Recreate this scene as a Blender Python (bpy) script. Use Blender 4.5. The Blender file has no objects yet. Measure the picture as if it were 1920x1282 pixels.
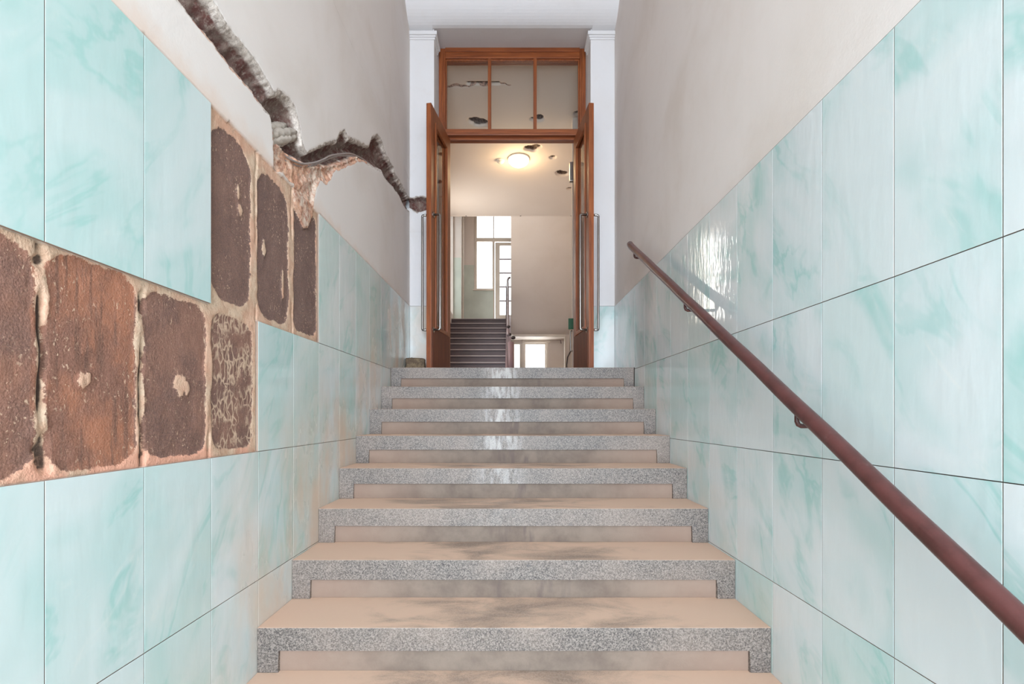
import bpy, bmesh, math, random
import numpy as np
from mathutils import Vector, Matrix

random.seed(7)
rng = np.random.default_rng(11)
S = bpy.context.scene
COL = S.collection

# ------------------------------------------------------------------ camera
ZC = 1.474                      # eye height above the lower floor
F = 936.0                       # focal length in pixels of the 1920x1282 frame
VX, VY = 958.0, 782.0           # vanishing point of the stair
cam_d = bpy.data.cameras.new('camera')
cam = bpy.data.objects.new('camera', cam_d)
COL.objects.link(cam)
cam.location = (0, 0, ZC)
cam.rotation_euler = (math.pi / 2, 0, 0)
cam_d.sensor_width = 36
cam_d.lens = F / 1920 * 36
cam_d.shift_x = (960 - VX) / 1920
cam_d.shift_y = (VY - 641) / 1920
cam_d.clip_start = 0.02
S.camera = cam

# ------------------------------------------------------------------ world, lights, exposure
S.view_settings.view_transform = 'Standard'
S.view_settings.look = 'None'
S.view_settings.gamma = 1
S.view_settings.use_curve_mapping = False
S.view_settings.exposure = 0.14
w = bpy.data.worlds.new('daylight')
S.world = w
w.use_nodes = True
w.node_tree.nodes['Background'].inputs[0].default_value = (0.90, 0.95, 1.0, 1)
w.node_tree.nodes['Background'].inputs[1].default_value = 3.0


def area(name, loc, rot, sx, sy, power, color):
    d = bpy.data.lights.new(name, 'AREA')
    d.shape = 'RECTANGLE'
    d.size, d.size_y = sx, sy
    d.energy = power
    d.color = color
    o = bpy.data.objects.new(name, d)
    o.location = loc
    o.rotation_euler = rot
    COL.objects.link(o)
    return o


HP = math.pi / 2
# daylight coming in through the entrance behind the camera
area('entrance_daylight', (0.03, -3.35, 2.1), (HP, 0, 0), 1.6, 4.0, 365, (0.755, 0.875, 1.0))
# daylight coming in through the hall windows
area('stair_window_daylight', (-0.33, 13.25, ZC + 3.95), (-HP, 0, 0), 1.3, 2.7, 36, (1.0, 0.96, 0.92))
area('lower_window_daylight', (0.45, 13.25, ZC + 0.9), (-HP, 0, 0), 1.0, 2.0, 30, (1.0, 0.96, 0.92))

area('side_window_daylight', (-1.66, 8.6, ZC + 2.45), (0, -HP, 0), 1.5, 0.8, 42, (1.0, 0.93, 0.85))

# ------------------------------------------------------------------ helpers


def H(h):
    return h + ZC


def lin(c):
    return tuple(((v / 255) / 12.92 if v / 255 <= 0.04045 else ((v / 255 + 0.055) / 1.055) ** 2.4) for v in c)


def tag(o, label=None, cat=None, group=None, kind=None):
    if label: o['label'] = label
    if cat: o['category'] = cat
    if group: o['group'] = group
    if kind: o['kind'] = kind
    return o


def struct(o, label=None):
    o['kind'] = 'structure'
    if label: o['label'] = label
    o['category'] = o.name.split('.')[0].split('_')[0] if not o.name.startswith('trim') else 'trim'
    return o


def empty(name, loc=(0, 0, 0), rz=0):
    o = bpy.data.objects.new(name, None)
    o.empty_display_size = 0.1
    o.location = loc
    o.rotation_euler = (0, 0, rz)
    COL.objects.link(o)
    return o


def link(name, bm, m, parent=None, smooth=False):
    me = bpy.data.meshes.new(name)
    bmesh.ops.recalc_face_normals(bm, faces=bm.faces)
    bm.to_mesh(me)
    bm.free()
    o = bpy.data.objects.new(name, me)
    if m: me.materials.append(m)
    if smooth:
        for p in me.polygons: p.use_smooth = True
    COL.objects.link(o)
    if parent: o.parent = parent
    return o


def box(bm, x0, x1, y0, y1, z0, z1, bev=0.0, seg=2, mat=None):
    vs = [bm.verts.new((x, y, z)) for x in (x0, x1) for y in (y0, y1) for z in (z0, z1)]
    idx = [(0, 1, 3, 2), (4, 6, 7, 5), (0, 4, 5, 1), (2, 3, 7, 6), (0, 2, 6, 4), (1, 5, 7, 3)]
    fs = [bm.faces.new([vs[i] for i in f]) for f in idx]
    if bev > 0:
        es = list({e for f in fs for e in f.edges})
        r = bmesh.ops.bevel(bm, geom=es, offset=bev, segments=seg, affect='EDGES', profile=0.6)
        vs = list({v for v in vs if v.is_valid} | {v for f in r['faces'] for v in f.verts})
    if mat is not None:
        bmesh.ops.transform(bm, matrix=mat, verts=vs)
    return vs


def tube(bm, pts, r, n=12, cap=True):
    pts = [Vector(p) for p in pts]
    rs = r if isinstance(r, (list, tuple)) else [r] * len(pts)
    rings = []
    prev = None
    for i, p in enumerate(pts):
        if i == 0: t = pts[1] - pts[0]
        elif i == len(pts) - 1: t = pts[-1] - pts[-2]
        else: t = (pts[i + 1] - p).normalized() + (p - pts[i - 1]).normalized()
        t.normalize()
        if prev is None:
            a = Vector((0, 0, 1)) if abs(t.z) < 0.9 else Vector((1, 0, 0))
            u = t.cross(a).normalized()
        else:
            u = (prev - t * prev.dot(t)).normalized()
        prev = u
        v = t.cross(u)
        rings.append([bm.verts.new(p + (u * math.cos(2 * math.pi * k / n) + v * math.sin(2 * math.pi * k / n)) * rs[i]) for k in range(n)])
    for a, b in zip(rings, rings[1:]):
        for k in range(n):
            bm.faces.new((a[k], a[(k + 1) % n], b[(k + 1) % n], b[k]))
    if cap:
        bm.faces.new(rings[0][::-1])
        bm.faces.new(rings[-1])
    return rings


def lathe(bm, prof, n=32, mat=None):
    rings = []
    for r, z in prof:
        rings.append([bm.verts.new((r * math.cos(2 * math.pi * k / n), r * math.sin(2 * math.pi * k / n), z)) for k in range(n)] if r > 1e-6 else [bm.verts.new((0, 0, z))])
    for a, b in zip(rings, rings[1:]):
        for k in range(n):
            k2 = (k + 1) % n
            if len(a) == 1: bm.faces.new((a[0], b[k2], b[k]))
            elif len(b) == 1: bm.faces.new((a[k], a[k2], b[0]))
            else: bm.faces.new((a[k], a[k2], b[k2], b[k]))
    if mat is not None:
        bmesh.ops.transform(bm, matrix=mat, verts=[v for r in rings for v in r])


def prism(bm, poly, x0, x1):
    """extrude a (y, z) outline along x"""
    a = [bm.verts.new((x0, y, z)) for y, z in poly]
    b = [bm.verts.new((x1, y, z)) for y, z in poly]
    n = len(poly)
    for i in range(n):
        bm.faces.new((a[i], a[(i + 1) % n], b[(i + 1) % n], b[i]))
    bm.faces.new(a)
    bm.faces.new(b[::-1])


# numpy value noise ---------------------------------------------------
_T = rng.random((256, 256))


def vnoise(x, y, seed=0):
    x = x + seed * 17.3
    y = y + seed * 9.1
    xi = np.floor(x).astype(int); yi = np.floor(y).astype(int)
    fx = x - xi; fy = y - yi
    fx = fx * fx * (3 - 2 * fx); fy = fy * fy * (3 - 2 * fy)
    a = _T[xi % 256, yi % 256]; b = _T[(xi + 1) % 256, yi % 256]
    c = _T[xi % 256, (yi + 1) % 256]; d = _T[(xi + 1) % 256, (yi + 1) % 256]
    return (a * (1 - fx) + b * fx) * (1 - fy) + (c * (1 - fx) + d * fx) * fy


def fbm(x, y, sc, oct=4, seed=0):
    s = 0; amp = 1; tot = 0
    for o in range(oct):
        s = s + amp * vnoise(x * sc, y * sc, seed + o * 3)
        tot += amp; amp *= 0.5; sc *= 2.03
    return s / tot - 0.5


def sdf(px, py, poly):
    """signed distance, positive inside"""
    P = np.array(poly)
    d = np.full(px.shape, 1e9)
    ins = np.zeros(px.shape, bool)
    n = len(P)
    for i in range(n):
        ax, ay = P[i]; bx, by = P[(i + 1) % n]
        ex, ey = bx - ax, by - ay
        L = ex * ex + ey * ey + 1e-12
        t = np.clip(((px - ax) * ex + (py - ay) * ey) / L, 0, 1)
        d = np.minimum(d, np.hypot(px - ax - t * ex, py - ay - t * ey))
        c = (ay > py) != (by > py)
        with np.errstate(divide='ignore', invalid='ignore'):
            xx = ex * (py - ay) / (ey if abs(ey) > 1e-12 else 1e-12) + ax
        ins ^= c & (px < xx)
    return np.where(ins, d, -d)


def sstep(a, b, x):
    t = np.clip((x - a) / (b - a), 0, 1)
    return t * t * (3 - 2 * t)


def grid_mesh(name, P, m, attrs=None, parent=None, smooth=True):
    """P: (nu, nv, 3) array of points"""
    nu, nv = P.shape[:2]
    me = bpy.data.meshes.new(name)
    me.vertices.add(nu * nv)
    me.vertices.foreach_set('co', P.reshape(-1).astype(np.float32))
    i = np.arange(nu * nv).reshape(nu, nv)
    q = np.stack([i[:-1, :-1], i[1:, :-1], i[1:, 1:], i[:-1, 1:]], -1).reshape(-1, 4)
    nf = len(q)
    me.loops.add(nf * 4)
    me.loops.foreach_set('vertex_index', q.reshape(-1).astype(np.int32))
    me.polygons.add(nf)
    me.polygons.foreach_set('loop_start', (np.arange(nf) * 4).astype(np.int32))
    me.polygons.foreach_set('loop_total', np.full(nf, 4, np.int32))
    me.polygons.foreach_set('use_smooth', np.full(nf, smooth))
    for k, v in (attrs or {}).items():
        a = me.attributes.new(k, 'FLOAT', 'POINT')
        a.data.foreach_set('value', v.reshape(-1).astype(np.float32))
    me.update(calc_edges=True)
    me.validate()
    me.materials.append(m)
    o = bpy.data.objects.new(name, me)
    COL.objects.link(o)
    if parent: o.parent = parent
    return o


# ------------------------------------------------------------------ materials


class NT:
    def __init__(s, name):
        s.m = bpy.data.materials.new(name)
        s.m.use_nodes = True
        s.t = s.m.node_tree
        s.t.nodes.clear()
        s.out = s.t.nodes.new('ShaderNodeOutputMaterial')

    def put(s, sock, v):
        if isinstance(v, bpy.types.NodeSocket): s.t.links.new(v, sock)
        elif isinstance(v, (tuple, list)) and len(v) == 3 and sock.type == 'RGBA': sock.default_value = (*v, 1)
        else: sock.default_value = v

    def n(s, typ, ins=None, out=0, **kw):
        nd = s.t.nodes.new('ShaderNode' + typ)
        for k, v in kw.items(): setattr(nd, k, v)
        for k, v in (ins or {}).items(): s.put(nd.inputs[k], v)
        return nd.outputs[out]

    def math(s, op, a, b=0.0, c=None, clamp=False):
        nd = s.t.nodes.new('ShaderNodeMath')
        nd.operation = op; nd.use_clamp = clamp
        s.put(nd.inputs[0], a); s.put(nd.inputs[1], b)
        if c is not None: s.put(nd.inputs[2], c)
        return nd.outputs[0]

    def mix(s, f, a, b, mode='MIX'):
        nd = s.t.nodes.new('ShaderNodeMix')
        nd.data_type = 'RGBA'; nd.blend_type = mode
        s.put(nd.inputs[0], f); s.put(nd.inputs[6], a); s.put(nd.inputs[7], b)
        return nd.outputs[2]

    def ramp(s, f, a, b):
        nd = s.t.nodes.new('ShaderNodeMapRange')
        nd.interpolation_type = 'SMOOTHSTEP'
        s.put(nd.inputs[0], f); s.put(nd.inputs[1], a); s.put(nd.inputs[2], b)
        return nd.outputs[0]

    def noise(s, vec, scale, detail=4, rough=0.5, dist=0.0):
        return s.n('TexNoise', {'Vector': vec, 'Scale': scale, 'Detail': detail, 'Roughness': rough, 'Distortion': dist})

    def attr(s, name, out=2):
        return s.n('Attribute', attribute_name=name, out=out)

    def pos(s, scale=(1, 1, 1)):
        p = s.n('NewGeometry')
        if scale == (1, 1, 1): return p
        return s.n('Mapping', {'Vector': p, 'Scale': scale})

    def bump(s, h, strength, dist=0.01):
        return s.n('Bump', {'Height': h, 'Strength': strength, 'Distance': dist})

    def bsdf(s, **k):
        nd = s.t.nodes.new('ShaderNodeBsdfPrincipled')
        for kk, v in k.items(): s.put(nd.inputs[kk.replace('_', ' ')], v)
        s.t.links.new(nd.outputs[0], s.out.inputs[0])
        return s.m


def m_plain(name, rgb, rough=0.5, metal=0.0, bump=0.0, bs=60, var=0.06):
    t = NT(name)
    p = t.pos()
    nz = t.noise(p, bs, 4)
    big = t.noise(p, 2.5, 4)
    c = lin(rgb)
    c2 = tuple(v * (1 - var * 2.5) for v in c)
    k = {'Base_Color': t.mix(t.ramp(big, 0.3, 0.75), c, c2), 'Roughness': rough, 'Metallic': metal}
    if bump: k['Normal'] = t.bump(nz, bump, 0.004)
    return t.bsdf(**k)


def m_plaster(name, rgb, dirt=(196, 178, 160), amt=0.35):
    t = NT(name)
    p = t.pos()
    a = t.noise(p, 1.3, 5, 0.55, 0.4)
    b = t.noise(p, 140, 3)
    c = t.noise(p, 9, 5, 0.6)
    col = t.mix(t.math('MULTIPLY', t.ramp(a, 0.42, 0.75), amt), lin(rgb), lin(dirt))
    col = t.mix(t.math('MULTIPLY', t.ramp(c, 0.5, 0.9), 0.15), col, lin(dirt))
    hgt = t.math('ADD', t.math('MULTIPLY', b, 0.25), c)
    return t.bsdf(Base_Color=col, Roughness=0.85, Normal=t.bump(hgt, 0.22, 0.006))


M = {}
M['plaster'] = m_plaster('plaster', (229, 220, 214))
M['white_plaster'] = m_plaster('white_plaster', (222, 219, 219), amt=0.1)
M['cream_plaster'] = m_plaster('cream_plaster', (224, 212, 203), (206, 190, 176), 0.3)


def m_broken_wall(name='broken_wall', base=lin((229, 220, 214))):
    """left wall: plaster, exposed mortar bed with brown pads, broken masonry"""
    t = NT(name)
    p = t.pos()
    A = lambda n: t.attr(n)
    # plaster
    a = t.noise(p, 1.3, 5, 0.55, 0.4)
    fine = t.noise(p, 140, 3)
    med = t.noise(p, 9, 5, 0.6)
    pl = t.mix(t.math('MULTIPLY', t.ramp(a, 0.42, 0.75), 0.35), base, lin((196, 178, 160)))
    # pale orange dirt just above the tile edge
    sp = t.n('SeparateXYZ', {'Vector': p}, out=2)
    e = t.math('SUBTRACT', 1.0, t.ramp(t.math('ADD', sp, t.math('MULTIPLY', med, 0.16)), H(1.06), H(1.17)))
    pl = t.mix(t.math('MULTIPLY', e, 0.55), pl, lin((222, 190, 168)))
    # mortar
    n1 = t.noise(p, 22, 6, 0.65)
    n2 = t.noise(p, 70, 5, 0.7)
    mo = t.mix(t.ramp(n1, 0.35, 0.65), lin((214, 186, 160)), lin((196, 158, 132)))
    mo = t.mix(t.math('MULTIPLY', t.ramp(t.noise(p, 5, 3), 0.42, 0.6), A('pink')), mo, lin((226, 166, 140)))
    mo = t.mix(t.math('MULTIPLY', t.ramp(n2, 0.56, 0.72), 0.55), mo, lin((150, 124, 106)))
    # brown adhesive pads
    hue = A('hue')
    st = t.noise(t.pos((1, 16, 1.6)), 3.2, 4, 0.6)
    pd = t.mix(hue, lin((108, 88, 82)), lin((168, 108, 80)))
    pd = t.mix(t.math('MULTIPLY', t.ramp(t.noise(p, 6, 5, 0.6), 0.38, 0.62), 0.6), pd, lin((84, 66, 64)))
    pd = t.mix(t.math('MULTIPLY', t.math('MULTIPLY', t.ramp(st, 0.5, 0.66), 0.7), hue), pd, lin((88, 62, 52)))
    pd = t.mix(t.ramp(t.noise(p, 260, 3, 0.7), 0.3, 0.8), pd, t.mix(0.5, pd, lin((176, 132, 112))))
    spk = t.math('MULTIPLY', t.ramp(t.noise(t.pos((1, 1.0, 0.7)), 120, 2, 0.6), 0.635, 0.67), t.ramp(t.noise(p, 7, 3), 0.38, 0.60))
    pd = t.mix(t.math('MULTIPLY', spk, 0.85), pd, lin((205, 172, 146)))
    # web of pale cracks on one pad
    wv = t.n('TexNoise', {'Vector': p, 'Scale': 16.0}, out=1)
    wv = t.n('VectorMath', {0: wv, 1: (0.07, 0.07, 0.07)}, operation='MULTIPLY')
    vo = t.n('TexVoronoi', {'Vector': t.n('VectorMath', {0: t.pos((1, 1.5, 0.62)), 1: wv}, operation='ADD'), 'Scale': 30.0}, feature='DISTANCE_TO_EDGE')
    web = t.math('MULTIPLY', t.math('MULTIPLY', t.math('SUBTRACT', 1.0, t.ramp(vo, 0.0, 0.16)), A('web')), t.ramp(t.noise(p, 11, 4), 0.42, 0.55))
    pd = t.mix(t.math('MULTIPLY', web, 0.9), pd, lin((206, 176, 150)))
    # mask edge with noise
    pe = t.math('ADD', A('pad'), t.math('MULTIPLY', t.math('SUBTRACT', t.noise(p, 45, 6, 0.8), 0.5), 0.034))
    pm = t.ramp(pe, -0.0012, 0.0012)
    bed = t.mix(pm, mo, pd)
    bed = t.mix(t.ramp(t.math('ADD', A('gap'), t.math('MULTIPLY', n2, 0.2)), 0.55, 0.75), bed, lin((70, 52, 44)))
    col = t.mix(A('bed'), pl, bed)
    # broken masonry
    dp = A('deep')
    r1 = t.noise(t.pos((1, 1, 1)), 10, 6, 0.7)
    r2 = t.noise(p, 45, 6, 0.75)
    ms = t.mix(t.ramp(r1, 0.40, 0.62), lin((128, 108, 98)), lin((98, 58, 52)))
    ms = t.mix(t.math('MULTIPLY', t.ramp(r2, 0.5, 0.66), 0.6), ms, lin((172, 158, 146)))
    ms = t.mix(A('brick'), ms, t.mix(t.ramp(r2, 0.38, 0.66), t.mix(t.ramp(r1, 0.4, 0.6), lin((216, 166, 134)), lin((204, 184, 164))), lin((160, 98, 76))))
    rim = t.mix(t.ramp(r2, 0.4, 0.65), lin((218, 206, 196)), lin((160, 146, 136)))
    rim = t.mix(A('brick'), rim, t.mix(t.ramp(r2, 0.4, 0.66), t.mix(t.ramp(r1, 0.42, 0.6), lin((222, 174, 144)), lin((216, 196, 178))), lin((168, 112, 90))))
    rd = t.math('ADD', dp, t.math('MULTIPLY', t.math('SUBTRACT', r1, 0.5), 0.9))
    ms = t.mix(t.ramp(rd, 0.30, 0.62), rim, ms)
    bk = t.ramp(A('brk'), -0.002, 0.002)
    col = t.mix(bk, col, ms)
    hgt = t.math('ADD', t.math('MULTIPLY', fine, 0.2), t.math('MULTIPLY', med, 0.5))
    rough_h = t.math('ADD', t.math('MULTIPLY', n2, 1.2), t.math('MULTIPLY', t.noise(p, 200, 4), 0.8))
    mk = t.math('MAXIMUM', bk, A('bed'))
    hh = t.n('Mix', {0: mk, 2: hgt, 3: rough_h}, data_type='FLOAT')
    st_ = t.math('ADD', 0.22, t.math('MULTIPLY', mk, 0.2))
    return t.bsdf(Base_Color=col, Roughness=0.88, Normal=t.bump(hh, st_, 0.008))


M['broken_wall'] = m_broken_wall()
M['broken_white'] = m_broken_wall('broken_white', lin((222, 219, 219)))


def m_tile():
    t = NT('glazed_tile')
    v = t.attr('tuv', out=1)
    vr_ = t.n('Mapping', {'Vector': v, 'Rotation': (0, 0, 0.62)})
    mp = lambda sc: t.n('Mapping', {'Vector': vr_, 'Scale': sc})
    a = t.noise(mp((3.0, 1.7, 1)), 1.0, 3, 0.5, 1.0)
    b = t.noise(mp((3.6, 1.7, 1)), 1.0, 4, 0.55, 1.6)
    c = t.noise(mp((12, 5, 1)), 1.0, 5, 0.6, 1.5)
    col = t.mix(t.ramp(a, 0.38, 0.68), lin((217, 222, 222)), lin((194, 213, 211)))
    vein = t.math('SUBTRACT', 1.0, t.ramp(t.math('ABSOLUTE', t.math('SUBTRACT', b, 0.56)), 0.0, 0.06))
    col = t.mix(t.math('MULTIPLY', t.math('MULTIPLY', vein, t.ramp(a, 0.40, 0.66)), 0.5), col, lin((140, 194, 187)))
    col = t.mix(t.math('MULTIPLY', t.ramp(c, 0.58, 0.8), 0.5), col, lin((226, 226, 222)))
    tone = t.attr('tone')
    col = t.mix(t.math('MULTIPLY', tone, 0.30), col, lin((150, 202, 192)))
    # brick dust smeared on the glaze
    p = t.pos()
    z = t.n('SeparateXYZ', {'Vector': p}, out=2)
    y = t.n('SeparateXYZ', {'Vector': p}, out=1)
    x = t.n('SeparateXYZ', {'Vector': p}, out=0)
    ab = t.math('SUBTRACT', z, t.math('MULTIPLY', t.math('SUBTRACT', y, 0.7), 0.567))
    left = t.math('SUBTRACT', 1.0, t.ramp(x, -0.5, 0.5))
    reach = t.math('ADD', 0.30, t.math('MULTIPLY', left, 0.75))
    dm = t.math('SUBTRACT', 1.0, t.ramp(ab, t.math('MULTIPLY', reach, 0.12), reach))
    dm = t.math('MULTIPLY', dm, t.ramp(y, 1.25, 2.1))
    dm = t.math('MULTIPLY', dm, t.ramp(t.noise(t.pos((1, 2.2, 1)), 1.9, 4, 0.55, 0.2), 0.30, 0.72))
    dm = t.math('MULTIPLY', dm, t.math('ADD', 0.25, t.math('MULTIPLY', left, 0.6)))
    col = t.mix(dm, col, lin((216, 188, 166)))
    sm = t.math('ADD', 0.045, t.math('MULTIPLY', dm, 0.55))
    wv = t.noise(t.pos((1, 5, 1.4)), 5.0, 3, 0.5)
    wv2 = t.noise(p, 55, 2)
    hgt = t.math('ADD', wv, t.math('MULTIPLY', wv2, 0.05))
    return t.bsdf(Base_Color=col, Roughness=sm, IOR=1.5, Normal=t.bump(hgt, 0.085, 0.012))


M['tile'] = m_tile()
M['tile_body'] = m_plain('tile_body', (158, 134, 118), 0.9)
M['grout'] = m_plain('grout', (92, 80, 74), 0.9, bump=0.3)


def m_granite(name, dusty, dark=1.0):
    t = NT(name)
    p = t.pos()
    v1 = t.n('TexVoronoi', {'Vector': p, 'Scale': 260.0}, out=1)
    sv = t.n('SeparateColor', {0: v1})
    g = t.mix(sv, lin((72, 66, 62)), lin((146, 135, 127)))
    g = t.mix(t.ramp(t.noise(p, 150, 3, 0.7), 0.56, 0.62), g, lin((62, 57, 56)))
    spot = t.ramp(t.noise(p, 26, 3, 0.5), 0.70, 0.74)
    g = t.mix(t.math('MULTIPLY', spot, 0.8), g, lin((82, 78, 78)))
    g = t.mix(t.math('MULTIPLY', t.ramp(t.noise(p, 3, 4), 0.35, 0.7), 0.3), g, lin((168, 148, 134)))
    # pale streaks put reflected door light into the colour of the upper steps
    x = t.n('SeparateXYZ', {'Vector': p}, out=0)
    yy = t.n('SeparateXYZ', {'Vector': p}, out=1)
    glare = t.math('SUBTRACT', 1.0, t.ramp(t.math('ABSOLUTE', t.math('ADD', x, 0.07)), 0.02, 0.20))
    glare = t.math('MULTIPLY', t.math('MULTIPLY', glare, t.ramp(yy, 2.3, 3.1)), t.ramp(t.noise(t.pos((1, 1, 0.25)), 38, 4, 0.6), 0.36, 0.62))
    g = t.mix(t.math('MULTIPLY', glare, 0.42), g, lin((226, 222, 218)))
    nm = t.n('SeparateXYZ', {'Vector': t.n('NewGeometry', out=1)}, out=2)
    up = t.ramp(nm, 0.25, 0.8)
    dn = t.noise(t.pos((1, 2, 1)), 2.6, 6, 0.62, 0.6)
    dn2 = t.noise(p, 330, 3, 0.7)
    edge = t.ramp(t.math('ABSOLUTE', t.math('SUBTRACT', x, 0.01)), 0.25, 0.98)
    dust = t.ramp(t.math('ADD', t.math('ADD', dn, t.math('MULTIPLY', edge, 0.32)), t.math('MULTIPLY', dn2, 0.15)), 0.42, 0.74)
    dust = t.math('MULTIPLY', up, t.math('ADD', 0.30, t.math('MULTIPLY', dust, 0.68)))
    col = t.mix(t.math('MULTIPLY', dust, dusty), g, lin((222, 188, 164)))
    r = t.math('ADD', 0.48, t.math('MULTIPLY', dust, 0.6), clamp=True)
    return t.bsdf(Base_Color=col, Roughness=r, Normal=t.bump(dn2, 0.25, 0.002))


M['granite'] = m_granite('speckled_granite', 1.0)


def m_riser():
    t = NT('cement_riser')
    p = t.pos()
    x = t.n('SeparateXYZ', {'Vector': p}, out=0)
    a = t.noise(t.pos((1, 1, 1)), 7, 6, 0.65)
    b = t.noise(p, 240, 3, 0.6)
    col = t.mix(t.ramp(a, 0.3, 0.75), lin((134, 118, 105)), lin((108, 93, 83)))
    edge = t.ramp(t.math('ABSOLUTE', t.math('SUBTRACT', x, 0.01)), 0.3, 0.92)
    col = t.mix(t.math('MULTIPLY', edge, t.math('ADD', 0.25, t.math('MULTIPLY', a, 0.4))), col, lin((170, 140, 122)))
    st = t.noise(t.pos((1.0, 1.0, 0.22)), 16, 5, 0.6)
    mid = t.math('SUBTRACT', 1.0, t.ramp(t.math('ABSOLUTE', t.math('SUBTRACT', x, 0.08)), 0.0, 0.30))
    col = t.mix(t.math('MULTIPLY', t.math('MULTIPLY', t.ramp(st, 0.52, 0.68), mid), 0.6), col, lin((92, 78, 76)))
    return t.bsdf(Base_Color=col, Roughness=0.75, Normal=t.bump(b, 0.25, 0.002))


M['riser'] = m_riser()


def m_wood(name, c1, c2, rough=0.42, h=False):
    t = NT(name)
    a = t.noise(t.pos((1.6, 30, 30) if h else (30, 30, 1.6)), 1.6, 6, 0.6, 0.6)
    b = t.noise(t.pos((5, 140, 140) if h else (140, 140, 5)), 1.5, 4, 0.6)
    c = t.noise(t.pos(), 2.2, 4)
    col = t.mix(t.ramp(a, 0.32, 0.7), lin(c1), lin(c2))
    col = t.mix(t.math('MULTIPLY', t.ramp(b, 0.45, 0.7), 0.35), col, lin(tuple(v * 0.6 for v in c2)))
    col = t.mix(t.math('MULTIPLY', t.ramp(c, 0.4, 0.7), 0.25), col, lin(c2))
    return t.bsdf(Base_Color=col, Roughness=rough, Normal=t.bump(b, 0.15, 0.002))


M['wood'] = m_wood('varnished_oak', (160, 88, 44), (118, 58, 27))
M['wood_h'] = m_wood('varnished_oak_rail', (160, 88, 44), (118, 58, 27), h=True)
M['wood_dark'] = m_wood('brown_kick_panel', (122, 66, 42), (92, 46, 30), 0.6)
M['steel'] = m_plain('brushed_steel', (165, 160, 155), 0.28, 1.0, bump=0.05, bs=300)
M['rail'] = None


def m_rail():
    t = NT('worn_brown_paint')
    p = t.pos()
    a = t.noise(p, 14, 6, 0.65)
    b = t.noise(p, 90, 4, 0.6)
    col = t.mix(t.ramp(a, 0.4, 0.65), lin((90, 50, 47)), lin((74, 40, 37)))
    col = t.mix(t.math('MULTIPLY', t.ramp(t.noise(p, 5.5, 5, 0.7), 0.6, 0.72), 0.4), col, lin((150, 118, 116)))
    return t.bsdf(Base_Color=col, Roughness=0.30, Normal=t.bump(t.math('ADD', a, b), 0.12, 0.003))


M['rail'] = m_rail()


def m_glass():
    t = NT('window_glass')
    nd = t.t.nodes.new('ShaderNodeMixShader')
    fr = t.math('MULTIPLY', t.n('Fresnel', {'IOR': 1.5}), t.math('SUBTRACT', 1.0, t.n('NewGeometry', out=6)))
    tr = t.n('BsdfTransparent', {'Color': (0.97, 0.985, 0.98, 1)})
    gl = t.n('BsdfGlossy', {'Roughness': 0.02})
    t.t.links.new(fr, nd.inputs[0]); t.t.links.new(tr, nd.inputs[1]); t.t.links.new(gl, nd.inputs[2])
    t.t.links.new(nd.outputs[0], t.out.inputs[0])
    return t.m


M['glass'] = m_glass()


def m_emit(name, rgb, s):
    t = NT(name)
    return t.bsdf(Base_Color=rgb, Emission_Color=rgb, Emission_Strength=s, Roughness=0.3)


M['lamp'] = m_emit('lit_opal_glass', (1.0, 0.80, 0.50), 3.2)
M['white_plastic'] = m_plain('white_plastic', (226, 220, 210), 0.4)
M['green'] = m_plain('green_paint_plate', (52, 112, 76), 0.4)
M['stone_dark'] = m_plain('dark_purple_stone', (92, 74, 76), 0.42, bump=0.15, var=0.12)
M['nosing'] = m_plain('worn_nosing', (196, 184, 182), 0.35)
M['lilac'] = m_plain('painted_string', (142, 116, 122), 0.5)
M['dark_iron'] = m_plain('dark_iron', (52, 42, 42), 0.4)
M['iron_grey'] = m_plain('grey_iron_and_backlit_bars', (136, 122, 126), 0.4)
M['cream_wood'] = m_plain('cream_painted_wood', (228, 216, 202), 0.45)
M['mint'] = m_plain('mint_dado_paint', (204, 210, 198), 0.5)
M['floor'] = m_plain('dusty_floor', (176, 150, 132), 0.7, bump=0.2)
M['cable'] = m_plain('grey_cable', (150, 138, 134), 0.45)
M['outer'] = m_plain('outer_render', (200, 200, 196), 0.9)


def m_hall_ceiling():
    t = NT('hall_ceiling_paint')
    p = t.pos()
    a = t.noise(p, 1.2, 4)
    hole = t.attr('hole')
    crk = t.attr('crack')
    col = t.mix(t.math('MULTIPLY', t.ramp(a, 0.4, 0.7), 0.2), lin((222, 209, 199)), lin((208, 193, 181)))
    nz = t.noise(p, 40, 5, 0.7)
    col = t.mix(t.ramp(crk, 0.35, 0.6), col, t.mix(t.ramp(nz, 0.4, 0.6), lin((206, 168, 150)), lin((110, 92, 84))))
    dk = t.mix(t.ramp(nz, 0.42, 0.6), lin((70, 56, 52)), lin((120, 104, 96)))
    col = t.mix(t.ramp(hole, 0.35, 0.6), col, dk)
    return t.bsdf(Base_Color=col, Roughness=0.85, Normal=t.bump(nz, 0.1, 0.003))


M['hall_ceiling'] = m_hall_ceiling()


def m_brick():
    t = NT('old_brick')
    p = t.pos()
    a = t.noise(p, 24, 5, 0.6)
    b = t.noise(p, 160, 4, 0.7)
    col = t.mix(t.ramp(a, 0.35, 0.65), lin((138, 118, 92)), lin((100, 82, 66)))
    col = t.mix(t.ramp(b, 0.5, 0.65), col, lin((80, 66, 54)))
    return t.bsdf(Base_Color=col, Roughness=0.9, Normal=t.bump(b, 0.6, 0.006))


M['brick'] = m_brick()

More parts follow.
